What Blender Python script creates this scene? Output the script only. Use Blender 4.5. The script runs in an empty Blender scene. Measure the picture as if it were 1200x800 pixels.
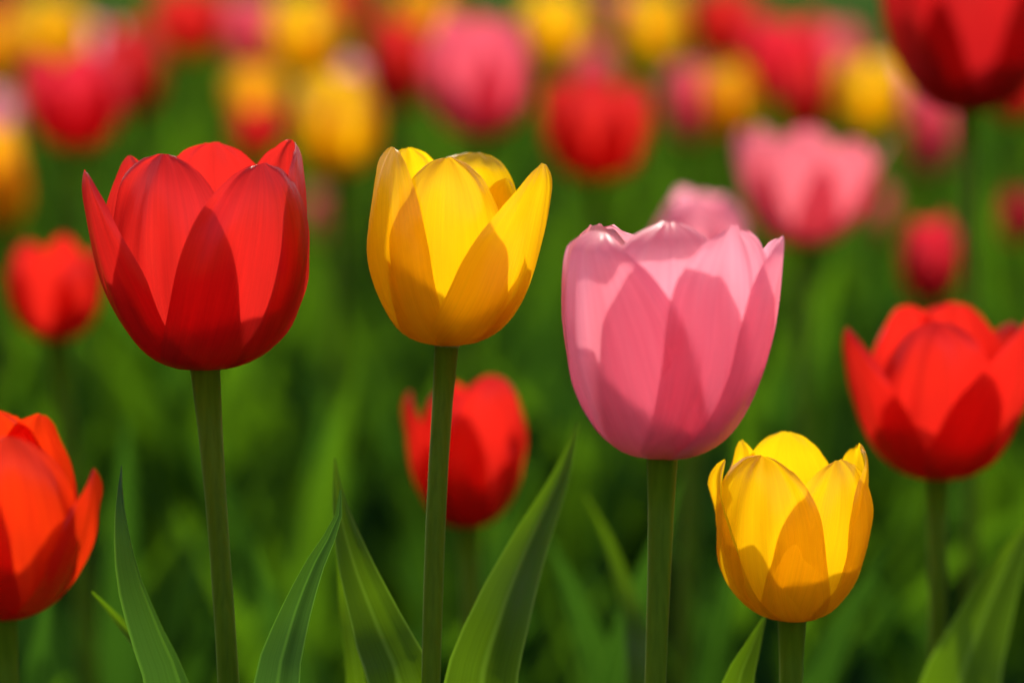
import bpy, bmesh, math, random
from mathutils import Vector, Matrix, Euler
import mathutils.noise as mnoise
R = math.radians
C = bpy.context.scene
COL = C.collection

# ------------------------------------------------------------------ camera, sky, sun, exposure
CAM_H, PITCH, FPX = 0.47, R(8.5), 3333.0
cam_d = bpy.data.cameras.new('camera'); cam = bpy.data.objects.new('camera', cam_d); COL.objects.link(cam)
cam.location = (0, 0, CAM_H); cam.rotation_euler = (R(90) - PITCH, 0, 0)
cam_d.sensor_width = 36; cam_d.lens = 100; cam_d.clip_start = 0.05; cam_d.clip_end = 2000
cam_d.dof.use_dof = True; cam_d.dof.focus_distance = 0.755; cam_d.dof.aperture_fstop = 5.1
C.camera = cam

SUN_EL, SUN_AZ = R(45), R(-9)          # behind the flowers, a little to the left of the view axis
w = bpy.data.worlds.new('World'); C.world = w; w.use_nodes = True
nt = w.node_tree; nt.nodes.clear()
sky = nt.nodes.new('ShaderNodeTexSky'); sky.sky_type = 'NISHITA'; sky.sun_disc = False
sky.dust_density = 4.0; sky.air_density = 0.8; sky.ozone_density = 0.6; sky.sun_elevation = SUN_EL; sky.sun_rotation = SUN_AZ
bg = nt.nodes.new('ShaderNodeBackground'); bg.inputs['Strength'].default_value = 0.15
wo = nt.nodes.new('ShaderNodeOutputWorld')
nt.links.new(sky.outputs[0], bg.inputs[0]); nt.links.new(bg.outputs[0], wo.inputs[0])
sd = bpy.data.lights.new('sun', 'SUN'); sd.energy = 2.85; sd.angle = R(1.5); sd.color = (1.0, 0.91, 0.76)
sun = bpy.data.objects.new('sun', sd); COL.objects.link(sun)
to_sun = Vector((math.sin(SUN_AZ) * math.cos(SUN_EL), math.cos(SUN_AZ) * math.cos(SUN_EL), math.sin(SUN_EL)))
sun.rotation_euler = to_sun.to_track_quat('Z', 'Y').to_euler()
sun.location = (0, 5, 5)
C.view_settings.view_transform = 'Standard'; C.view_settings.look = 'None'
C.view_settings.exposure = 0.53; C.view_settings.gamma = 1.0; C.view_settings.use_curve_mapping = False
C.render.engine = 'CYCLES'
C.cycles.use_denoising = True
C.cycles.max_bounces = 10; C.cycles.diffuse_bounces = 5; C.cycles.transmission_bounces = 6
C.cycles.glossy_bounces = 3; C.cycles.sample_clamp_indirect = 6.0

FWD = Vector((0, math.cos(PITCH), -math.sin(PITCH))); UP = Vector((0, math.sin(PITCH), math.cos(PITCH)))
def at(px, py, D):
    """point seen at pixel (px,py) of the 1200x800 photo, D metres along the view axis"""
    return Vector((0, 0, CAM_H)) + D * (FWD + Vector((1, 0, 0)) * ((px - 600) / FPX) + UP * ((400 - py) / FPX))
def view_drop(py):
    return PITCH - math.atan((400 - py) / FPX)

# ------------------------------------------------------------------ materials
def nodes_of(m):
    m.use_nodes = True; n = m.node_tree; n.nodes.clear(); return n
def N(n, t, **kw):
    x = n.nodes.new(t)
    for k, v in kw.items():
        if k.startswith('i_'):
            key = k[2:]; x.inputs[int(key) if key.isdigit() else key.replace('_', ' ')].default_value = v
        else: setattr(x, k, v)
    return x
def ramp(n, fac, stops, interp='LINEAR'):
    r = N(n, 'ShaderNodeValToRGB'); r.color_ramp.interpolation = interp
    e = r.color_ramp.elements
    while len(e) > 1: e.remove(e[-1])
    e[0].position = stops[0][0]; e[0].color = (*stops[0][1], 1)
    for p, c in stops[1:]:
        k = e.new(p); k.color = (*c, 1)
    n.links.new(fac, r.inputs[0]); return r
def mixc(n, f, a, b, blend='MIX'):
    m = N(n, 'ShaderNodeMix', data_type='RGBA', blend_type=blend)
    for s, k in ((f, 0), (a, 6), (b, 7)):
        if hasattr(s, 'links') or hasattr(s, 'is_linked'): n.links.new(s, m.inputs[k])
        elif k == 0: m.inputs[0].default_value = s
        else: m.inputs[k].default_value = (*s, 1)
    return m.outputs[2]

def petal_material(name, base, streak, trans, foot, tl=0.58, rough=0.27, foot_len=0.16):
    m = bpy.data.materials.new(name); n = nodes_of(m); L = n.links.new
    out = N(n, 'ShaderNodeOutputMaterial')
    uv = N(n, 'ShaderNodeUVMap'); uv.uv_map = 'UVMap'
    sep = N(n, 'ShaderNodeSeparateXYZ'); L(uv.outputs[0], sep.inputs[0])
    oi = N(n, 'ShaderNodeObjectInfo')
    mp = N(n, 'ShaderNodeMapping'); L(uv.outputs[0], mp.inputs[0]); mp.inputs['Scale'].default_value = (26, 1.6, 1)
    add = N(n, 'ShaderNodeVectorMath', operation='ADD'); L(mp.outputs[0], add.inputs[0]); L(oi.outputs['Random'], add.inputs[1])
    ns = N(n, 'ShaderNodeTexNoise', i_Scale=1.0, i_Detail=4.0, i_Roughness=0.6); L(add.outputs[0], ns.inputs['Vector'])
    mp2 = N(n, 'ShaderNodeMapping'); L(uv.outputs[0], mp2.inputs[0]); mp2.inputs['Scale'].default_value = (90, 3, 1)
    ns2 = N(n, 'ShaderNodeTexNoise', i_Scale=1.0, i_Detail=3.0, i_Roughness=0.6); L(mp2.outputs[0], ns2.inputs['Vector'])
    ns3 = N(n, 'ShaderNodeTexNoise', i_Scale=90.0, i_Detail=3.0, i_Roughness=0.6)
    tc = N(n, 'ShaderNodeTexCoord'); L(tc.outputs['Object'], ns3.inputs['Vector'])
    f1 = N(n, 'ShaderNodeMapRange', i_1=0.25, i_2=0.80); L(ns.outputs[0], f1.inputs[0])
    col = mixc(n, f1.outputs[0], base, streak)
    tcol = mixc(n, f1.outputs[0], trans, tuple(a * b / max(c, 1e-3) if c > .02 else a for a, b, c in zip(trans, streak, base)))
    # fine veins
    f2 = N(n, 'ShaderNodeMapRange', i_1=0.3, i_2=0.7, i_3=0.93, i_4=1.04); L(ns2.outputs[0], f2.inputs[0])
    col = mixc(n, 1.0, col, f2.outputs[0], 'MULTIPLY')
    tcol = mixc(n, 1.0, tcol, f2.outputs[0], 'MULTIPLY')
    # the foot of the petal is tinted where it meets the stem
    ff = N(n, 'ShaderNodeMapRange', interpolation_type='SMOOTHSTEP', i_1=0.0, i_2=foot_len, i_3=1.0, i_4=0.0); L(sep.outputs[1], ff.inputs[0])
    col = mixc(n, ff.outputs[0], col, foot); tcol = mixc(n, ff.outputs[0], tcol, foot)
    bmp = N(n, 'ShaderNodeBump', i_Strength=0.14, i_Distance=0.0010)
    hs = N(n, 'ShaderNodeMath', operation='ADD'); L(ns2.outputs[0], hs.inputs[0]); L(ns3.outputs[0], hs.inputs[1])
    L(hs.outputs[0], bmp.inputs['Height'])
    p = N(n, 'ShaderNodeBsdfPrincipled', i_Roughness=rough); L(col, p.inputs['Base Color'])
    p.inputs['Specular IOR Level'].default_value = 0.6
    p.inputs['Sheen Weight'].default_value = 0.0
    L(bmp.outputs[0], p.inputs['Normal'])
    t = N(n, 'ShaderNodeBsdfTranslucent'); L(tcol, t.inputs[0]); L(bmp.outputs[0], t.inputs['Normal'])
    mx = N(n, 'ShaderNodeMixShader', i_0=tl); L(p.outputs[0], mx.inputs[1]); L(t.outputs[0], mx.inputs[2])
    L(mx.outputs[0], out.inputs[0])
    return m

def leaf_material(name, base, dark, trans, tl=0.42, rough=0.52, gloss=True):
    m = bpy.data.materials.new(name); n = nodes_of(m); L = n.links.new
    out = N(n, 'ShaderNodeOutputMaterial')
    uv = N(n, 'ShaderNodeUVMap'); uv.uv_map = 'UVMap'
    mp = N(n, 'ShaderNodeMapping'); L(uv.outputs[0], mp.inputs[0]); mp.inputs['Scale'].default_value = (34, 1.2, 1)
    ns = N(n, 'ShaderNodeTexNoise', i_Scale=1.0, i_Detail=4.0, i_Roughness=0.65); L(mp.outputs[0], ns.inputs['Vector'])
    tc = N(n, 'ShaderNodeTexCoord')
    nb = N(n, 'ShaderNodeTexNoise', i_Scale=14.0, i_Detail=3.0); L(tc.outputs['Object'], nb.inputs['Vector'])
    f = N(n, 'ShaderNodeMapRange', i_1=0.33, i_2=0.68); L(ns.outputs[0], f.inputs[0])
    g = N(n, 'ShaderNodeMapRange', i_1=0.3, i_2=0.7, i_3=0.7, i_4=1.25); L(nb.outputs[0], g.inputs[0])
    col = mixc(n, f.outputs[0], dark, base); col = mixc(n, 1.0, col, g.outputs[0], 'MULTIPLY')
    tcol = mixc(n, f.outputs[0], tuple(0.72 * x for x in trans), trans); tcol = mixc(n, 1.0, tcol, g.outputs[0], 'MULTIPLY')
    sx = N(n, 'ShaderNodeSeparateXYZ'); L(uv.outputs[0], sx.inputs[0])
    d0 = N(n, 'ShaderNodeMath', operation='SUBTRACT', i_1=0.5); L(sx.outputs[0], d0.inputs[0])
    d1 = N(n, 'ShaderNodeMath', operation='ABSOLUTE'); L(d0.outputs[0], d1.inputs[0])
    rim = N(n, 'ShaderNodeMapRange', interpolation_type='SMOOTHSTEP', i_1=0.44, i_2=0.50); L(d1.outputs[0], rim.inputs[0])  # pale leaf margin, also standing in for light caught on the edge
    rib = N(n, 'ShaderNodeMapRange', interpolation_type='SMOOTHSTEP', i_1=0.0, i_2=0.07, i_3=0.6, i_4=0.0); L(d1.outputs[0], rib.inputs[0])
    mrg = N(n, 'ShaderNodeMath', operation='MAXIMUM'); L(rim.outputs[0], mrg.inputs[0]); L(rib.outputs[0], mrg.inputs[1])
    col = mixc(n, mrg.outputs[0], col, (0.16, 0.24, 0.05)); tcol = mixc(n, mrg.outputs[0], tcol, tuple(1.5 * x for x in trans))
    bmp = N(n, 'ShaderNodeBump', i_Strength=0.3, i_Distance=0.001); L(ns.outputs[0], bmp.inputs['Height'])
    p = N(n, 'ShaderNodeBsdfPrincipled', i_Roughness=rough) if gloss else N(n, 'ShaderNodeBsdfDiffuse', i_Roughness=0.5)
    L(col, p.inputs[0]); L(bmp.outputs[0], p.inputs['Normal'])
    if gloss: p.inputs['Specular IOR Level'].default_value = 0.10
    t = N(n, 'ShaderNodeBsdfTranslucent'); L(tcol, t.inputs[0])
    mx = N(n, 'ShaderNodeMixShader', i_0=tl); L(p.outputs[0], mx.inputs[1]); L(t.outputs[0], mx.inputs[2])
    L(mx.outputs[0], out.inputs[0]); return m

def stem_material():
    m = bpy.data.materials.new('tulip stem'); n = nodes_of(m); L = n.links.new
    out = N(n, 'ShaderNodeOutputMaterial'); tc = N(n, 'ShaderNodeTexCoord')
    mp = N(n, 'ShaderNodeMapping'); L(tc.outputs['Object'], mp.inputs[0]); mp.inputs['Scale'].default_value = (900, 900, 14)
    ns = N(n, 'ShaderNodeTexNoise', i_Scale=1.0, i_Detail=3.0); L(mp.outputs[0], ns.inputs['Vector'])
    r = ramp(n, ns.outputs[0], [(0.3, (0.115, 0.175, 0.003)), (0.7, (0.165, 0.235, 0.006))])
    bmp = N(n, 'ShaderNodeBump', i_Strength=0.12, i_Distance=0.0006); L(ns.outputs[0], bmp.inputs['Height'])
    p = N(n, 'ShaderNodeBsdfPrincipled', i_Roughness=0.5); p.inputs['Specular IOR Level'].default_value = 0.10; L(r.outputs[0], p.inputs['Base Color']); L(bmp.outputs[0], p.inputs['Normal'])
    p.inputs['Subsurface Weight'].default_value = 0.25; p.inputs['Subsurface Radius'].default_value = (0.2, 0.5, 0.1); p.inputs['Subsurface Scale'].default_value = 0.002
    p.inputs['Sheen Weight'].default_value = 0.03; p.inputs['Sheen Roughness'].default_value = 0.4
    L(p.outputs[0], out.inputs[0]); return m

def ground_material(name, a, b, c, scale):
    m = bpy.data.materials.new(name); n = nodes_of(m); L = n.links.new
    out = N(n, 'ShaderNodeOutputMaterial'); tc = N(n, 'ShaderNodeTexCoord')
    ns = N(n, 'ShaderNodeTexNoise', i_Scale=scale, i_Detail=8.0, i_Roughness=0.65); L(tc.outputs['Object'], ns.inputs['Vector'])
    r = ramp(n, ns.outputs[0], [(0.3, a), (0.5, b), (0.72, c)])
    bmp = N(n, 'ShaderNodeBump', i_Strength=0.6, i_Distance=0.01); L(ns.outputs[0], bmp.inputs['Height'])
    p = N(n, 'ShaderNodeBsdfDiffuse', i_Roughness=0.6); L(r.outputs[0], p.inputs['Color']); L(bmp.outputs[0], p.inputs['Normal'])
    L(p.outputs[0], out.inputs[0]); return m

def plain_material(name, col, rough=0.6):
    m = bpy.data.materials.new(name); n = nodes_of(m)
    out = N(n, 'ShaderNodeOutputMaterial'); tc = N(n, 'ShaderNodeTexCoord')
    ns = N(n, 'ShaderNodeTexNoise', i_Scale=400.0); n.links.new(tc.outputs['Object'], ns.inputs['Vector'])
    r = ramp(n, ns.outputs[0], [(0.3, tuple(.75 * x for x in col)), (0.7, col)])
    p = N(n, 'ShaderNodeBsdfPrincipled', i_Roughness=rough); n.links.new(r.outputs[0], p.inputs['Base Color'])
    n.links.new(p.outputs[0], out.inputs[0]); return m

PM = {
 'red':    petal_material('red petal',    (0.58, 0.010, 0.012), (0.47, 0.006, 0.010), (0.86, 0.026, 0.019), (0.42, 0.10, 0.02)),
 'deep red':petal_material('deep red petal', (0.42, 0.006, 0.009), (0.34, 0.004, 0.008), (0.66, 0.013, 0.015), (0.30, 0.08, 0.02)),
 'scarlet':petal_material('scarlet petal',(0.68, 0.011, 0.006), (0.56, 0.006, 0.005), (0.91, 0.023, 0.013), (0.60, 0.12, 0.01)),
 'orange': petal_material('orange red petal',(0.74, 0.024, 0.004), (0.62, 0.012, 0.004), (0.95, 0.056, 0.004), (0.60, 0.16, 0.01), foot_len=0.2),
 'warm pink': petal_material('warm pink petal', (0.80, 0.20, 0.26), (0.74, 0.14, 0.20), (0.95, 0.24, 0.29), (0.70, 0.40, 0.26), foot_len=0.2),
 'yellow': petal_material('yellow petal', (0.90, 0.56, 0.005), (0.87, 0.50, 0.004), (0.985, 0.635, 0.004), (0.76, 0.46, 0.02), tl=0.62),
 'gold':   petal_material('golden petal', (0.90, 0.47, 0.006), (0.86, 0.40, 0.004), (0.98, 0.53, 0.004), (0.66, 0.36, 0.02), tl=0.62),
 'pink':   petal_material('pink petal',   (0.86, 0.36, 0.445), (0.83, 0.28, 0.375), (0.98, 0.41, 0.51), (0.86, 0.55, 0.42), foot_len=0.32, tl=0.66),
 'rose':   petal_material('rose petal',   (0.74, 0.11, 0.18), (0.66, 0.07, 0.13), (0.94, 0.15, 0.21), (0.55, 0.22, 0.12)),
 'crimson':petal_material('crimson petal',(0.54, 0.012, 0.032), (0.46, 0.007, 0.024), (0.87, 0.025, 0.055), (0.45, 0.10, 0.05)),
}
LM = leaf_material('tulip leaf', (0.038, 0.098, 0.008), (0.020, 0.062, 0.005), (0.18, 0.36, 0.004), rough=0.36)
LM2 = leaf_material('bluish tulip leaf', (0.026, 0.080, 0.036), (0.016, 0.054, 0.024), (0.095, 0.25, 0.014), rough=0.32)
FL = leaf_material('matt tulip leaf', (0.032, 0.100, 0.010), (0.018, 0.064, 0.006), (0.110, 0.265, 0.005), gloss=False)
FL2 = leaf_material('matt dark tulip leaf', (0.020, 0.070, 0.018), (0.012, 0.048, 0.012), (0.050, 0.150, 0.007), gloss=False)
SM = stem_material()
PISTIL = plain_material('pistil', (0.30, 0.36, 0.07)); ANTHER = plain_material('anther', (0.035, 0.02, 0.03))
SOIL = ground_material('dark soil', (0.012, 0.009, 0.006), (0.028, 0.020, 0.012), (0.05, 0.037, 0.022), 9.0)
LAWN = ground_material('lawn', (0.03, 0.065, 0.012), (0.05, 0.105, 0.02), (0.075, 0.14, 0.03), 5.0)

# ------------------------------------------------------------------ helpers
def link_mesh(name, verts, faces, uvs, mats, parent=None, loc=None, fmat=None):
    me = bpy.data.meshes.new(name); me.from_pydata(verts, [], faces); me.update()
    if uvs:
        lay = me.uv_layers.new(name='UVMap')
        for lp in me.loops: lay.data[lp.index].uv = uvs[lp.vertex_index]
    for m in (mats if isinstance(mats, (list, tuple)) else [mats]): me.materials.append(m)
    me.polygons.foreach_set('use_smooth', [True] * len(me.polygons))
    if fmat: me.polygons.foreach_set('material_index', fmat)
    o = bpy.data.objects.new(name, me); COL.objects.link(o)
    if parent: o.parent = parent
    if loc is not None: o.location = loc
    return o
def thing(name, label, cat, loc, group=None):
    o = bpy.data.objects.new(name, None); COL.objects.link(o); o.empty_display_size = 0.02
    o.location = loc; o['label'] = label; o['category'] = cat
    if group: o['group'] = group
    return o
def bez(p, t):
    a, b, c, d = p; s = 1 - t
    return a * (s * s * s) + b * (3 * s * s * t) + c * (3 * s * t * t) + d * (t * t * t)

CM = 0.01
def petal_mesh(phi, rt, z, W, Rb, pt=1.0, vm=0.62, c=0.15, layer=0.0, skew=0.0, curl=None, ripple=0.10, seed=0,
               base_r=0.28, nu=20, nv=26, lip=-0.10, flat=0.0, p1=0.86, p2=1.22, notch=0.0, z2=0.52, rag=0.02, folds=(), cv=0.90):
    """one tepal, sizes in cm in the flower's frame: z up, phi 0 towards -Y, +90 towards +X.
    The midrib runs from the receptacle out round the belly of radius Rb up to the tip at radius rt and height z."""
    verts, uvs, faces = [], [], []
    rr = (base_r, p1 * Rb, p2 * Rb, rt); zz = (0.0, -0.02 * z, z2 * z, z)
    ph0 = R(phi)
    if curl is None: curl = -0.09 if abs(phi) < 110 else 0.16
    for j in range(nv + 1):
        v = 1 - (1 - j / nv) ** 1.75
        vv = min(v, 0.9985)
        r0 = bez(rr, v); z0 = bez(zz, v)
        if v < vm:
            k = 1 - vv / vm
            sh = 0.24 + 0.76 * math.sqrt(max(0.0, 1 - k ** 2.1))
        else:
            k = (vv - vm) / (1 - vm)
            rnd = math.sqrt(max(0.0, 1 - k ** 2.5)); pnt = (1 - k ** 1.45)
            sh = rnd * (1 - pt) + pnt * pt if pt <= 1 else pnt ** pt
        s = W * sh
        for i in range(nu + 1):
            u = -1 + 2 * i / nu
            ang = max(-1.25, min(1.25, u * s / max(r0, 0.25)))
            a = ph0 + ang + R(skew) * v * v
            top = max(0.0, (v - 0.45) / 0.55)
            e = min(1.0, sh * 1.6); r = r0 + layer * (0.4 + 0.6 * min(1, v * 4)) + c * u * u * min(1, 2.2 * v) * e
            r += flat * (1 - math.cos(ang)) * r0
            r -= 0.06 * e * math.exp(-(u / 0.18) ** 2) * math.sin(math.pi * min(1, v * 1.05))       # midrib groove
            r += 0.03 * e * math.sin(u * (6 + 3 * math.sin(seed)) + seed * 2) * math.sin(math.pi * v)                           # slight pleats
            r += lip * (abs(u) ** 5) * top * e
            if v > cv: r += curl * ((v - cv) / (1 - cv)) ** 2
            for u0, dep, wd in folds: r += dep * e * math.exp(-((u - u0 * (1 - .35 * top)) / wd) ** 2) * math.sin(math.pi * min(1.0, .15 + v * .9)) ** .7
            nz = mnoise.noise(Vector((u * 2.2 + seed * 3.1, v * 3.0, seed * 1.7)))
            n2 = mnoise.noise(Vector((u * 5.5 + seed * 1.3, v * 6.5, 7 + seed)))
            r += ripple * (nz * 1.5 + n2 * (abs(u) ** 2) * 1.2) * min(1, 1.6 * v) * e
            zc = z0 + rag * top ** 3 * (mnoise.noise(Vector((u * 8 * sh, seed * 5.1, 1.0))) + .6 * mnoise.noise(Vector((u * 19 * sh, seed, 4.0)))) * 2 + ripple * 0.9 * top * e * mnoise.noise(Vector((u * 4.0, seed * 2.3, 3.0))) - notch * top * top * math.exp(-(u / 0.25) ** 2)
            verts.append((r * math.sin(a) * CM, -r * math.cos(a) * CM, zc * CM)); uvs.append((0.5 + 0.5 * u, v))
    for j in range(nv):
        for i in range(nu):
            a = j * (nu + 1) + i
            faces.append((a, a + 1, a + nu + 2, a + nu + 1))
    return verts, faces, uvs

def tube(points, radii, seg=12, cap=True):
    """a tube through points; returns verts, faces"""
    verts, faces = [], []
    n = len(points)
    for k, p in enumerate(points):
        t = (points[min(n - 1, k + 1)] - points[max(0, k - 1)]).normalized()
        x = t.cross(Vector((0, 1, 0.001)))
        if x.length < 1e-4: x = t.cross(Vector((1, 0, 0)))
        x.normalize(); y = t.cross(x)
        for s in range(seg):
            a = 2 * math.pi * s / seg
            verts.append(tuple(p + (x * math.cos(a) + y * math.sin(a)) * radii[k]))
    for k in range(n - 1):
        for s in range(seg):
            a = k * seg + s; b = k * seg + (s + 1) % seg
            faces.append((a, a + seg, b + seg, b))
    if cap: faces.append(tuple(range((n - 1) * seg, n * seg)))
    return verts, faces

def curve_pts(ctrl, n):
    return [bez(ctrl, k / (n - 1)) for k in range(n)]
def catmull(P, n):
    """centripetal spline through P, resampled to n points evenly spaced along its length"""
    Q = [P[0] * 2 - P[1]] + list(P) + [P[-1] * 2 - P[-2]]; dense = []
    for i in range(1, len(Q) - 2):
        p0, p1, p2, p3 = Q[i - 1:i + 3]
        t0 = 0.0; t1 = t0 + max(1e-5, (p1 - p0).length ** .5); t2 = t1 + max(1e-5, (p2 - p1).length ** .5); t3 = t2 + max(1e-5, (p3 - p2).length ** .5)
        for k in range(16):
            t = t1 + (t2 - t1) * k / 16
            a1 = p0 * ((t1 - t) / (t1 - t0)) + p1 * ((t - t0) / (t1 - t0)); a2 = p1 * ((t2 - t) / (t2 - t1)) + p2 * ((t - t1) / (t2 - t1)); a3 = p2 * ((t3 - t) / (t3 - t2)) + p3 * ((t - t2) / (t3 - t2))
            b1 = a1 * ((t2 - t) / (t2 - t0)) + a2 * ((t - t0) / (t2 - t0)); b2 = a2 * ((t3 - t) / (t3 - t1)) + a3 * ((t - t1) / (t3 - t1))
            dense.append(b1 * ((t2 - t) / (t2 - t1)) + b2 * ((t - t1) / (t2 - t1)))
    dense.append(P[-1].copy()); cum = [0.0]
    for i in range(1, len(dense)): cum.append(cum[-1] + (dense[i] - dense[i - 1]).length)
    out = []; j = 0
    for k in range(n):
        d = cum[-1] * k / (n - 1)
        while j < len(cum) - 2 and cum[j + 1] < d: j += 1
        out.append(dense[j].lerp(dense[j + 1], min(1, max(0, (d - cum[j]) / max(1e-9, cum[j + 1] - cum[j])))))
    return out

def leaf_mesh(pts, W, face, fold=0.5, twist=0.0, twist0=0.0, nu=10, n=48, wide=0.42, seed=0, ripple=0.0015, tip_pow=1.0, base_w=0.55):
    """a lance-shaped tulip leaf along pts (base first): W half width, face = way the upper side looks, fold = how far it is folded along the rib"""
    P = catmull(pts, n); verts, uvs, faces = [], [], []
    for k, p in enumerate(P):
        t = k / (n - 1)
        tg = (P[min(n - 1, k + 1)] - P[max(0, k - 1)]).normalized()
        side = tg.cross(face)
        if side.length < 1e-3: side = tg.cross(Vector((1, 0, 0)))
        side.normalize(); nor = side.cross(tg).normalized()
        q = Matrix.Rotation(twist0 + twist * t, 3, tg); side = q @ side; nor = q @ nor
        if t < wide: sh = base_w + (1 - base_w) * math.sin(0.5 * math.pi * t / wide)
        else: sh = max(0.0, 1 - ((t - wide) / (1 - wide)) ** (1.55 * tip_pow)) ** 0.92
        w = max(W * sh, 0.0003)
        fo = fold * (1 - 0.35 * t)
        for i in range(nu + 1):
            u = -1 + 2 * i / nu; a = abs(u)
            rp = ripple * mnoise.noise(Vector((u * 1.5 + seed, t * 5, seed * 2.1))) * (0.3 + a) * min(1.0, 1.5 * sh)
            verts.append(tuple(p + side * (u * w * math.cos(fo)) + nor * ((a ** 1.35) * w * math.sin(fo) + rp))); uvs.append((0.5 + 0.5 * u, t))
    for k in range(n - 1):
        for i in range(nu):
            a = k * (nu + 1) + i; faces.append((a, a + 1, a + nu + 2, a + nu + 1))
    return verts, faces, uvs

def add_stem(root, foot, top, mids, r0, r1, seg=14, n=22):
    """stem from the foot on the ground to the flower's receptacle, in the root's frame"""
    P = catmull([foot] + mids + [top], n)
    rad = [r0 + (r1 - r0) * (k / (n - 1)) for k in range(n)]
    rad = [q * (1 + .05 * math.sin(i * .9 + foot.x * 70)) for i, q in enumerate(rad)]; rad[-1] *= 1.38; rad[-2] *= 1.12; rad[-3] *= 1.03
    P = [p - root.location for p in P]
    v, f = tube(P, rad, seg)
    return link_mesh('stem', v, f, None, SM, root)

def flower_core(root, loc, s=1.0):
    """receptacle, pistil with its three lobes and six stamens: the 'flower' part that carries the petals"""
    verts, faces, fm = [], [], []
    def put(v, f, mi):
        b = len(verts); verts.extend(v); faces.extend([tuple(x + b for x in q) for q in f]); fm.extend([mi] * len(f))
    z = Vector((0, 0, 1))
    put(*tube([z * h * s for h in (-0.0015, 0.0005, 0.003, 0.0045)], [r * s for r in (0.0030, 0.0042, 0.0036, 0.002)], 12), 0)
    put(*tube([z * h * s for h in (0.003, 0.008, 0.014, 0.018, 0.020)], [r * s for r in (0.0022, 0.0032, 0.0029, 0.0024, 0.0012)], 10), 0)
    for k in range(3):
        d = Vector((math.sin(k * 2.094), math.cos(k * 2.094), 0))
        put(*tube([z * .018 * s, z * .0205 * s + d * .002 * s, z * .0195 * s + d * .0038 * s], [.0014 * s, .0016 * s, .0007 * s], 8), 0)
    for k in range(6):
        d = Vector((math.sin(k * 1.047 + .4), math.cos(k * 1.047 + .4), 0))
        put(*tube([d * .003 * s + z * .003 * s, d * .006 * s + z * .009 * s], [.0008 * s, .0006 * s], 6), 0)
        put(*tube([d * .006 * s + z * .009 * s, d * .0066 * s + z * .012 * s, d * .0070 * s + z * .018 * s, d * .0072 * s + z * .020 * s], [.0009 * s, .0014 * s, .0012 * s, .0004 * s], 6), 1)
    o = link_mesh('flower', verts, faces, None, [PISTIL, ANTHER], root, loc - root.location, fm)
    return o

def leaf(root, pts, W, face, mat=None, **kw):
    v, f, u = leaf_mesh([p - root.location for p in pts], W, face, **kw)
    return link_mesh('leaf', v, f, u, mat or LM, root)

def world_leaf_pts(foot, tipdir, length, droop, rnd):
    """a leaf rising from a foot: leans along tipdir (unit xy vector), bends over by droop"""
    h = Vector((0, 0, 1)); d = Vector((tipdir[0], tipdir[1], 0))
    return [foot, foot + h * length * .33 + d * length * .07, foot + h * length * .66 + d * length * (.16 + .1 * droop),
            foot + h * length * (.95 - .25 * droop) + d * length * (.25 + .35 * droop)]

# ------------------------------------------------------------------ ground
def sheet(name, x0, x1, y0, y1, z, mat, n=40, amp=0.0):
    v, f = [], []
    for j in range(n + 1):
        for i in range(n + 1):
            x = x0 + (x1 - x0) * i / n; y = y0 + (y1 - y0) * j / n
            v.append((x, y, z + amp * mnoise.noise(Vector((x * 6, y * 6, 0)))))
    for j in range(n):
        for i in range(n):
            a = j * (n + 1) + i; f.append((a, a + 1, a + n + 2, a + n + 1))
    o = link_mesh(name, v, f, None, mat); o['kind'] = 'structure'; return o
sheet('lawn', -900, 900, -300, 1500, -0.03, LAWN, 60)
sheet('flower_bed_soil', -3.5, 3.5, -0.6, 9.0, 0.0, SOIL, 120, 0.012)

#%%HEROES
# ------------------------------------------------------------------ the flowers in and near the plane of focus
def hero(name_label, colour, base_px, D, petals, stem_px, r_stem, group, tilt=(0, 0), core=1.0, grid=(30, 32), size=1.0):
    r_stem *= 0.9
    """base_px: where the receptacle stands in the photo; petals: (phi, rt, dy, W, Rb, options) with dy the tip's height as seen"""
    base = at(base_px[0], base_px[1], D); th = view_drop(base_px[1])
    mids = [at(x, y, D * k) for x, y, k in stem_px][::-1]
    low = mids[0]; nxt = mids[1] if len(mids) > 1 else base
    dirn = (low - nxt); dirn = dirn / max(abs(dirn.z), 1e-4)
    foot = low + Vector((dirn.x * 0.5, dirn.y * 0.3, -1)) * low.z
    foot.z = 0.0
    root = thing('tulip', name_label, 'tulip', foot, group)
    add_stem(root, foot, base + Vector((0, 0, 0.001)), mids, r_stem * 1.12, r_stem)
    fl = flower_core(root, base, core)
    fl.rotation_euler = (R(tilt[0]), R(tilt[1]), 0)
    for k, p in enumerate(petals):
        phi, rt, dy, W, Rb = p[0], p[1] * size, p[2], p[3] * size, p[4] * size; kw = dict(p[5]) if len(p) > 5 else {}
        tilt_phi = R(phi + kw.get('skew', 0))
        z = (dy + rt * math.cos(tilt_phi) * math.sin(th)) / math.cos(th)
        v, f, u = petal_mesh(phi, rt, z, W, Rb, seed=kw.pop('seed', k * 1.37 + base_px[0] * .01), nu=grid[0], nv=grid[1], **kw)
        o = link_mesh('petal', v, f, u, PM[colour], fl)
    return root, foot

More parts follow.
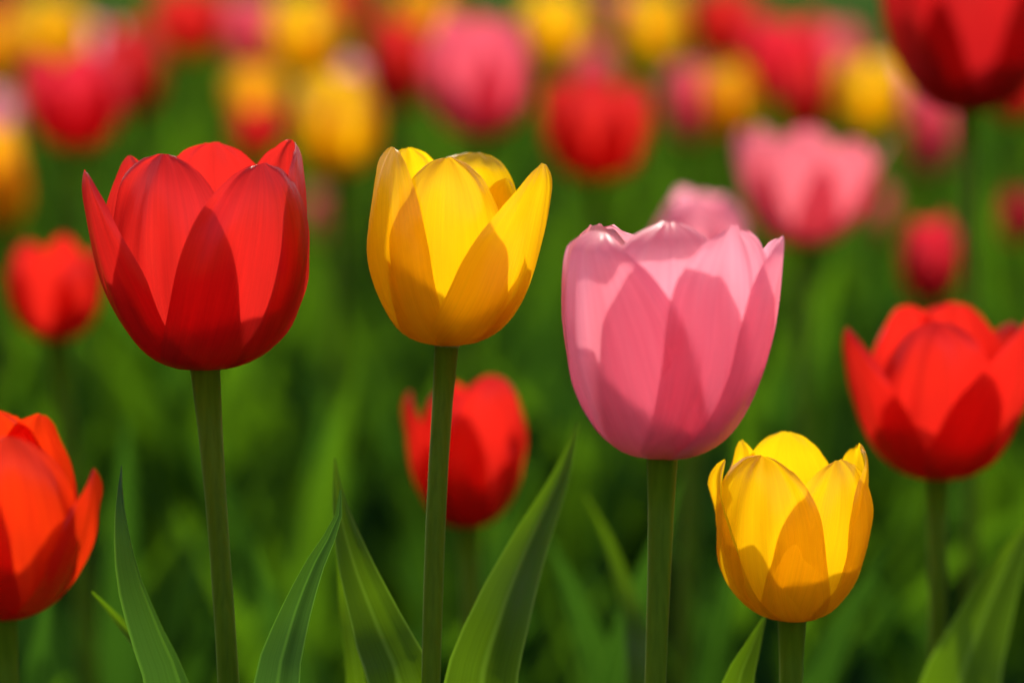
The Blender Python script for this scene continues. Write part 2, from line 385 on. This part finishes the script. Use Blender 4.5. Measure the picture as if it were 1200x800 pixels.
NEAR = 'tulips in the sharp front row'
O = dict  # petal options
tA, fA = hero('large red tulip in full focus, leftmost of the three tall sharp tulips', 'red', (240, 430), 0.77, [
    (-24, 2.05, 5.55, 2.2, 2.55, O(pt=.15, layer=.0, c=.05, skew=0, folds=((-.42, -.12, .09), (-.2, .06, .1)))),
    (33, 2.5, 5.32, 2.2, 2.72, O(pt=.15, layer=.14, c=.08, skew=11)),
    (108, 2.5, 6.12, 2.8, 2.74, O(pt=.15, layer=.02, c=.05, vm=.72, curl=.0, rag=.045, folds=((-.62, .16, .10), (-.2, -.08, .12)))),
    (178, 2.0, 6.15, 2.3, 2.5, O(pt=.2, layer=-.05)),
    (-124, 2.45, 5.75, 1.9, 2.5, O(pt=.6, layer=-.05, c=.15)),
    (-70, 3.1, 5.2, 2.1, 2.62, O(pt=.4, layer=.12, c=.0, p2=1.12, lip=-.3, skew=-4)),
  ], [(251, 560, 1.0), (268, 800, 1.0)], 0.0032, NEAR)
tB, fB = hero('tall yellow tulip in full focus between the large red and the pink tulip', 'yellow', (524, 402), 0.77, [
    (2, 1.75, 4.85, 1.8, 2.08, O(pt=.2, layer=0, c=.0)),
    (58, 2.72, 4.75, 2.2, 2.15, O(pt=.4, layer=.14, c=.05, skew=11)),
    (-64, 1.6, 5.2, 1.9, 2.12, O(pt=.3, layer=.08, c=.05)),
    (-140, 1.6, 5.3, 1.8, 2.0, O(pt=.3, layer=-.04)),
    (160, 1.85, 5.2, 2.25, 2.0, O(pt=.1, layer=-.05, curl=.35, cv=.93)),
    (118, 1.7, 4.45, 1.9, 2.0, O(pt=.4, layer=-.05)),
  ], [(513, 560, 1.0), (505, 800, 1.0)], 0.0028, NEAR)
tC, fC = hero('large pink tulip in full focus with pale ragged petal tips', 'pink', (776, 534), 0.74, [
    (-37, 2.45, 5.65, 2.7, 2.5, O(pt=.2, layer=.07, c=.05, skew=-20, curl=-.45, cv=.94, rag=.03, vm=.66, folds=((-.5, -.12, .08), (.3, -.05, .15)))),
    (2, 2.15, 5.78, 2.3, 2.45, O(pt=.05, layer=-.02, c=.0, curl=-.62, cv=.93, vm=.70, lip=-.35, rag=.03)),
    (42, 2.6, 5.68, 2.1, 2.6, O(pt=.12, layer=.06, c=.05, ripple=.13, rag=.05, vm=.72, folds=((-.45, -.14, .10), (.05, .07, .12), (.45, -.12, .09)))),
    (82, 3.05, 5.6, 2.3, 2.72, O(pt=.1, layer=.12, c=.0, p2=1.14, lip=-.2, skew=4, vm=.74, rag=.03, curl=0, folds=((-.3, -.07, .1),))),
    (-138, 2.2, 6.0, 2.2, 2.45, O(pt=.1, layer=-.03, ripple=.13, rag=.05, vm=.7, curl=.45, cv=.9)),
    (150, 1.9, 5.5, 2.0, 2.45, O(pt=.4, layer=-.03)),
  ], [(773, 660, 1.0), (768, 800, 1.0)], 0.0032, NEAR, size=.965)
tD, fD = hero('short yellow tulip in focus below and right of the pink tulip', 'yellow', (928, 723), 0.775, [
    (-34, 1.95, 4.25, 2.0, 2.12, O(pt=.15, layer=.10, c=.05)),
    (28, 1.95, 4.15, 2.0, 2.12, O(pt=.3, layer=.06, c=.05, skew=8)),
    (183, 1.6, 5.05, 2.0, 2.0, O(pt=.35, layer=-.03)),
    (-125, 1.7, 4.8, 1.5, 2.0, O(pt=.5, layer=-.03)),
    (-84, 2.15, 4.2, 1.4, 2.05, O(pt=.5, layer=.02, c=.2, lip=.1)),
    (92, 2.05, 4.6, 2.0, 2.08, O(pt=.1, layer=0, ripple=.13, rag=.055, vm=.72)),
  ], [(927, 800, 1.0)], 0.0034, NEAR, size=.91)
tE, fE = hero('orange red tulip cut off by the left edge low down', 'orange', (4, 721), 0.71, [
    (18, 1.75, 4.3, 2.0, 1.95, O(pt=.5, layer=.12, c=.05)),
    (142, 1.3, 5.0, 2.0, 1.9, O(pt=.4, layer=-.03)),
    (78, 2.5, 3.6, 1.4, 1.95, O(pt=.7, layer=.05, lip=-.2)),
    (-46, 1.3, 4.75, 2.0, 1.95, O(pt=.4, layer=.02)),
    (-105, 1.9, 4.7, 1.9, 2.0, O(pt=.5, layer=.08)),
    (-165, 1.3, 5.1, 2.0, 1.9, O(pt=.4, layer=-.03)),
  ], [(8, 800, 1.0)], 0.0031, NEAR)
tF, fF = hero('soft scarlet tulip with flared petals standing right of the short yellow tulip', 'scarlet', (1098, 559), 0.90, [
    (-12, 2.1, 4.75, 2.1, 2.3, O(pt=.2, layer=0, folds=((-.45, -.14, .1), (.1, -.06, .12)))),
    (50, 3.0, 5.1, 2.6, 2.45, O(pt=.5, layer=.12, skew=10)),
    (112, 2.5, 4.9, 2.0, 2.4, O(pt=.4)),
    (158, 1.8, 5.55, 2.2, 2.3, O(pt=.2, layer=-.04)),
    (-148, 1.6, 5.45, 2.0, 2.3, O(pt=.3, layer=-.04)),
    (-72, 3.2, 4.65, 2.0, 2.3, O(pt=.7, layer=.1, c=0, lip=-.3)),
  ], [(1099, 680, 1.0), (1098, 800, 1.0)], 0.0031, NEAR)
tG, fG = hero('small red tulip just behind the stem of the tall yellow tulip', 'scarlet', (548, 615), 0.96, [
    (-30, 1.5, 4.6, 1.7, 1.95, O(pt=.5, layer=0)),
    (30, 1.7, 4.95, 2.0, 1.95, O(pt=.3, layer=.1)),
    (95, 1.6, 4.4, 1.7, 1.95, O(pt=.4)),
    (-150, 1.2, 4.8, 1.7, 1.9, O(pt=.4, layer=-.03)),
    (150, 1.2, 4.6, 1.7, 1.9, O(pt=.4, layer=-.03)),
    (-72, 2.25, 4.45, 1.7, 1.95, O(pt=.5, layer=.08)),
  ], [(553, 720, 1.0), (556, 800, 1.0)], 0.0034, NEAR, size=.88)
tH, fH = hero('tall dark red tulip with its top cut off at the upper right corner', 'deep red', (1134, 131), 1.10, [
    (5, 2.5, 6.9, 2.4, 2.85, O(pt=.4, layer=.1)),
    (62, 2.9, 6.8, 2.3, 2.85, O(pt=.5, layer=.02)),
    (120, 2.8, 6.8, 2.3, 2.85, O(pt=.4)),
    (-178, 2.3, 7.0, 2.3, 2.8, O(pt=.4, layer=-.04)),
    (-122, 2.8, 6.8, 2.2, 2.8, O(pt=.5, layer=-.02)),
    (-60, 3.4, 6.3, 2.3, 2.75, O(pt=.5, layer=.08)),
  ], [(1138, 350, 1.0), (1139, 560, 1.0)], 0.0030, NEAR)

tP, fP = hero('wide open pale pink tulip, blurred, with one petal flaring to the right', 'warm pink', (942, 287), 1.30, [
    (-22, 2.5, 4.9, 2.3, 2.5, O(pt=.3, layer=.05)),
    (38, 2.9, 4.7, 2.2, 2.55, O(pt=.3, layer=.1)),
    (84, 3.9, 5.0, 1.8, 2.5, O(pt=.5, layer=.02, p2=1.1)),
    (172, 2.2, 5.4, 2.2, 2.4, O(pt=.3, layer=-.04)),
    (-128, 2.4, 5.5, 2.0, 2.4, O(pt=.4, layer=-.04)),
    (-72, 3.1, 5.3, 2.0, 2.55, O(pt=.4, layer=.08)),
  ], [(941, 420, 1.0), (943, 600, 1.0)], 0.0038, 'blurred tulips in the rows behind')

# leaves of the sharp plants
def px_leaf(root, foot, pxs, W, face, **kw):
    pts = [at(x, y, d) for x, y, d in pxs][::-1]          # given from the tip down
    low = pts[0]
    f = Vector((foot.x * .75 + low.x * .25, foot.y * .75 + low.y * .25, 0.0))
    mid = (low + f) * .5; mid.x += (low.x - f.x) * .25
    return leaf(root, [f, mid] + pts, W, face, **kw)
BACK = Vector((0, -1, 0.25))      # looks at the camera
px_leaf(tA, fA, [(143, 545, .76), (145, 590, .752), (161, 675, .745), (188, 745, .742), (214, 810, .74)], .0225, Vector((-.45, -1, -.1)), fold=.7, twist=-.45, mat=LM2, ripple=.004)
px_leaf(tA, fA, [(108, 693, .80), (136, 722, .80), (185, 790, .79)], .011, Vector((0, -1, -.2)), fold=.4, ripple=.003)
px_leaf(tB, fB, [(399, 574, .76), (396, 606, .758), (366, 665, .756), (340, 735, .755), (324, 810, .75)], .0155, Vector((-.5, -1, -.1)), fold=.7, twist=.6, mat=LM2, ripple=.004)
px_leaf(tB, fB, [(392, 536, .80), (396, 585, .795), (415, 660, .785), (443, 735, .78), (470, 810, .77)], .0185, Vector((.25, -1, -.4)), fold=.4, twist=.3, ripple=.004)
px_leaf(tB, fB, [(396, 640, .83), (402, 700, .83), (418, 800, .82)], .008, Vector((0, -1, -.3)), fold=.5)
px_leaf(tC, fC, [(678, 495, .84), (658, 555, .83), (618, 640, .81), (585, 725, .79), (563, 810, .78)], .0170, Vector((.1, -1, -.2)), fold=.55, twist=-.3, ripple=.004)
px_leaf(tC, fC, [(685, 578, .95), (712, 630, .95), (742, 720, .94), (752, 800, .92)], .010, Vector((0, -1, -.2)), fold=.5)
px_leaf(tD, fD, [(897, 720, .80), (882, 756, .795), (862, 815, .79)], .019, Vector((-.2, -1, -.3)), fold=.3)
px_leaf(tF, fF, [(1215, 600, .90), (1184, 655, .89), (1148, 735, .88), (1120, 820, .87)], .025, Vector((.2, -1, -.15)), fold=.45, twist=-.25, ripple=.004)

#%%BACKGROUND
# ------------------------------------------------------------------ the blurred tulips of the rows behind
BGROUP = 'blurred tulips in the rows behind'
rng = random.Random(11)
def flower_generic(root, base, colour, wid, hei, opn, rot, rnd, parts=True, tilt=(0, 0)):
    """six tepals around a receptacle; wid, hei in cm, opn 0 closed .. 1 flared"""
    fl = flower_core(root, base, min(1.0, hei / 6)); fl.rotation_euler = (R(tilt[0]), R(tilt[1]), 0)
    Rb = wid / 2 * (0.97 - 0.22 * opn)
    allv, allf, allu = [], [], []
    for k in range(6):
        outer = k % 2 == 0
        rt = Rb * (0.50 + 0.85 * opn) * rnd.uniform(.88, 1.12) if not outer else Rb * (0.60 + 0.90 * opn) * rnd.uniform(.9, 1.15)
        v, f, u = petal_mesh(rot + 60 * k + rnd.uniform(-7, 7), rt, hei * rnd.uniform(.92, 1.02) * (.96 if outer else 1.0), Rb * (.86 if outer else .8), Rb * rnd.uniform(.96, 1.03),
                             pt=rnd.uniform(.3, .6), layer=.10 if outer else -.03, c=.05, skew=rnd.uniform(-6, 6), seed=rnd.uniform(0, 50), nu=12, nv=16)
        if parts: link_mesh('petal', v, f, u, PM[colour], fl)
        else:
            b = len(allv); allv += v; allf += [tuple(x + b for x in q) for q in f]; allu += u
    if not parts: link_mesh('bloom', allv, allf, allu, PM[colour], fl)
    return fl
def grow_leaves(root, foot, count, rnd, length, W=(.010, .015)):
    a0 = rnd.uniform(0, 360)
    for k in range(count):
        a = R(a0 + 360 / count * k + rnd.uniform(-30, 30)); d = (math.sin(a), -math.cos(a))
        pts = world_leaf_pts(foot + Vector((d[0], d[1], 0)) * .004, d, length * rnd.uniform(.8, 1.08), rnd.uniform(0, .9), rnd)
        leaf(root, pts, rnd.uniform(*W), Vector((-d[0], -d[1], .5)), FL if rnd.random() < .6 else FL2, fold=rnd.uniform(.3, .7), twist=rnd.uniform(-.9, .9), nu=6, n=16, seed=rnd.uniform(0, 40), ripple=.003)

BG = [  # centre x, centre y, width, height in photo pixels, distance, colour, openness, lean, label
 (820, 275, 118, 110, 1.12, 'pink', -.15, 0, 'closed pale pink tulip peeping over the top of the sharp pink tulip'),
 (1090, 300, 74, 104, 1.42, 'crimson', .05, 0, 'closed crimson tulip bud beside the tall stem at the right'),
 (67, 338, 112, 116, 1.12, 'scarlet', .45, 0, 'orange scarlet tulip, softly blurred, left of the large sharp red tulip'),
 (86, 116, 128, 118, 1.62, 'crimson', .45, 0, 'dark crimson tulip, wide and blurred, in the upper left'),
 (567, 86, 136, 146, 1.58, 'rose', .35, 0, 'big rose pink tulip, blurred, above the tall yellow tulip'),
 (700, 146, 134, 130, 1.55, 'red', .40, 0, 'big blurred red tulip right of the big rose pink one'),
 (395, 141, 110, 122, 1.58, 'yellow', .12, 0, 'round bright yellow tulip, blurred, between the large red and the tall yellow tulip'),
 (8, 203, 64, 130, 1.50, 'gold', .20, 0, 'golden yellow tulip cut off by the left edge in the upper half'),
 (157, 78, 76, 112, 1.95, 'red', .25, 0, 'red tulip half hidden behind the dark crimson one, upper left'),
 (65, 34, 92, 80, 2.30, 'yellow', .15, 0, 'yellow tulip above the dark crimson tulip near the upper left corner'),
 (6, 55, 60, 84, 2.45, 'gold', .15, 0, 'golden tulip touching the left edge beside the upper left yellow one'),
 (226, 24, 92, 84, 2.30, 'red', .30, 0, 'red tulip at the top edge above the large sharp red tulip'),
 (294, 36, 70, 92, 2.40, 'rose', .25, 0, 'rose pink tulip at the top edge between a red and a yellow one'),
 (365, 40, 92, 94, 2.15, 'yellow', .20, 0, 'yellow tulip directly above the round bright yellow one'),
 (302, 108, 74, 70, 2.00, 'gold', .15, 0, 'golden tulip showing above a small red one behind the large red tulip'),
 (305, 150, 66, 62, 1.85, 'red', .25, 0, 'small red tulip low in front of a golden one, behind the large red tulip'),
 (461, 72, 78, 112, 2.05, 'red', .25, 0, 'slim red tulip left of the big rose pink one'),
 (492, 8, 66, 62, 2.75, 'gold', .20, 0, 'golden tulip at the top edge above the slim red one'),
 (412, 4, 50, 60, 2.90, 'orange', .20, 0, 'orange tulip at the top edge above the round yellow ones'),
 (646, 30, 92, 84, 2.15, 'yellow', .15, 0, 'yellow tulip at the top edge right of the big rose pink one'),
 (766, 28, 84, 84, 2.25, 'yellow', .12, 0, 'yellow tulip at the top edge right of the big blurred red one'),
 (722, 12, 44, 60, 3.00, 'rose', .20, 0, 'faint rose tulip at the top edge between two yellow ones'),
 (846, 26, 82, 90, 2.25, 'red', .30, 0, 'red tulip at the top edge with a yellow one on its left'),
 (807, 116, 62, 100, 1.95, 'rose', .20, 0, 'slim rose tulip with a golden one at its right side'),
 (858, 116, 64, 84, 1.90, 'gold', .10, 0, 'small golden tulip between the slim rose one and the crimson ones'),
 (920, 66, 104, 112, 1.95, 'crimson', .35, 0, 'broad crimson tulip above the wide open pale pink one'),
 (946, 112, 56, 84, 1.75, 'red', .15, 0, 'narrow red tulip directly behind the wide open pale pink one'),
 (1016, 106, 88, 88, 1.90, 'yellow', .20, 0, 'yellow tulip below left of the tall dark red tulip in the corner'),
 (1090, 152, 60, 100, 1.95, 'rose', .10, 0, 'slim rose red bud beside the top of the tall stem at the right'),
 (1060, 92, 48, 66, 2.30, 'pink', .20, 0, 'small pale pink tulip behind the right side of a yellow one at the right'),
 (0, 140, 40, 80, 2.10, 'pink', .20, 0, 'pale pink tulip at the left edge just above the golden one'),
 (374, 252, 40, 66, 2.10, 'rose', .10, 0, 'faint small rose bud right of the large sharp red tulip'),
 (1025, 246, 38, 60, 2.30, 'rose', .10, 0, 'faint small rose bud right of the wide open pale pink tulip'),
 (1196, 252, 44, 66, 1.70, 'crimson', .10, 0, 'small crimson bud at the right edge under the corner tulip'),
 (2, 8, 40, 60, 2.90, 'red', .2, 0, 'red tulip in the extreme upper left corner of the bed'),
 (425, 104, 56, 76, 2.10, 'pink', .2, 0, 'pale pink tulip right of the round bright yellow one, mostly behind it'),
 (985, 66, 60, 76, 2.60, 'rose', .2, 0, 'small rose tulip between the broad crimson tulip and a yellow one'),
 (118, 64, 60, 76, 2.60, 'pink', .2, 0, 'small pale pink tulip between the dark crimson and the upper left yellow tulip'),
 (535, 50, 60, 76, 2.70, 'red', .2, 0, 'small red tulip behind the upper left side of the big rose pink one'),
 (690, 84, 54, 70, 2.60, 'rose', .2, 0, 'small rose tulip behind the top of the big blurred red one'),
 (1188, 96, 70, 90, 1.70, 'red', .25, 0, 'blurred red tulip behind the right side of the corner tulip'),
]
feet = [fA, fB, fC, fD, fE, fF, fG, fH, fP]
grow_leaves(tP, fP, 3, rng, .28)
for (cx, cy, wpx, hpx, D, colour, opn, lean, label) in BG:
    base = at(cx, cy + hpx / 2, D); wc = wpx * D / FPX * 100 * 1.0; hc = hpx * D / FPX * 100 * 0.97
    foot = Vector((base.x + rng.uniform(-.02, .02), base.y + rng.uniform(-.01, .03), 0))
    root = thing('tulip', label, 'tulip', foot, BGROUP); feet.append(foot)
    m = foot.lerp(base, .55) + Vector((rng.uniform(-.006, .006), 0, 0))
    add_stem(root, foot, base + Vector((0, 0, .001)), [m], .0040, .0033, seg=10, n=14)
    flower_generic(root, base, colour, wc, hc, opn, rng.uniform(0, 120), rng, parts=(D < 1.7 or wpx > 90), tilt=(rng.uniform(-6, 6), lean + rng.uniform(-6, 6)))
    grow_leaves(root, foot, 3, rng, min(.31, base.z * .8))

# ------------------------------------------------------------------ leafy plants without a flower close behind the sharp row
PLANTS = [  # x, y of the tallest leaf's tip in the photo, distance, lean to the side, dark leaf colour (bluish blades; painted shade on low plants), label
 (800, 556, .98, .35, 1, 'leafy tulip plant with bluish blades behind the stem of the sharp pink tulip'),
 (1040, 640, 1.00, .5, 1, 'leafy tulip plant with bluish blades between the short yellow and the scarlet tulip'),
 (300, 640, 1.06, -.2, 1, 'leafy tulip plant standing behind the stem of the large red tulip'),
 (150, 480, 1.15, .1, 1, 'leafy tulip plant between the orange red and the large red tulip'),
 (420, 420, 1.25, .3, 0, 'bright leafy tulip plant behind the left side of the tall yellow tulip'),
 (640, 620, 1.02, -.4, 1, 'leafy tulip plant low beneath the sharp pink tulip, left of its stem'),
 (870, 470, 1.25, -.1, 0, 'leafy tulip plant above the short yellow tulip, behind it'),
 (1170, 650, 1.05, .3, 0, 'leafy tulip plant behind the lower right scarlet tulip'),
 (60, 680, .98, .2, 1, 'leafy tulip plant behind the orange red tulip at the left edge'),
]
rl = random.Random(5)
for (px, py, D, lean, dark_leaf, label) in PLANTS:
    tip = at(px, py, D); foot = Vector((tip.x - lean * .10, tip.y + .02, 0)); root = thing('tulip_plant', label, 'plant', foot, 'tulip plants without a flower'); feet.append(foot)
    d = Vector((tip.x - foot.x, 0, 0))
    leaf(root, [foot, foot + Vector((d.x * .1, 0, tip.z * .4)), foot + Vector((d.x * .45, -.005, tip.z * .75)), tip], .012, Vector((-.2 * lean, -1, .4)), FL2 if dark_leaf else FL, fold=.35, twist=.4 * lean, n=20, seed=px)
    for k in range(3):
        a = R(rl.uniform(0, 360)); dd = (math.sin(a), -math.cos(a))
        leaf(root, world_leaf_pts(foot, dd, tip.z * rl.uniform(.6, .85), rl.uniform(0, .9), rl), rl.uniform(.009, .013), Vector((-dd[0], -dd[1], .5)), FL2 if dark_leaf else FL, fold=rl.uniform(.3, .6), twist=rl.uniform(-.7, .7), n=16, seed=k + px)

# ------------------------------------------------------------------ the mass of leaves that fills the bed behind
V, F, U, FM = [], [], [], []
rf = random.Random(23)
y = 0.93
while y < 8.0:
    step = .050 + .040 * abs(y - 1.3) if y < 2.4 else .094 + .03 * (y - 2.4)
    x = -(.20 * y + .40)
    while x < .20 * y + .40:
        p = Vector((x + rf.uniform(-.5, .5) * step, y + rf.uniform(-.5, .5) * step, 0))
        x += step
        if p.y < .93 or any((p.xy - q.xy).length < .018 for q in feet): continue
        for k in range(rf.choice((3, 4, 4, 5))):
            a = R(rf.uniform(0, 360)); d = (math.sin(a), -math.cos(a))
            ln = rf.uniform(.17, .30) * min(1.08, .52 + 1.0 * max(0, p.y - 1.0))
            v, f, u = leaf_mesh(world_leaf_pts(p + Vector((d[0], d[1], 0)) * .004, d, ln, rf.uniform(0, .40), rf), rf.uniform(.010, .018) * (1 + .12 * max(0, p.y - 2)),
                                Vector((-d[0], -d[1], .5)), fold=rf.uniform(.25, .7), twist=rf.uniform(-.6, .6), nu=4, n=10, seed=rf.uniform(0, 50), ripple=.004)
            b = len(V); V += v; U += u; F += [tuple(i + b for i in q) for q in f]; FM += [0 if rf.random() < (.55 if p.y > 1.35 else .3) else 1] * len(f)  # dark leaves more frequent near the front: painted shade among the blades
    y += step
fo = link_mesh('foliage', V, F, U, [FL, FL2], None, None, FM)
fo['kind'] = 'stuff'; fo['label'] = 'mass of blurred green tulip leaves filling the bed behind'; fo['category'] = 'foliage'
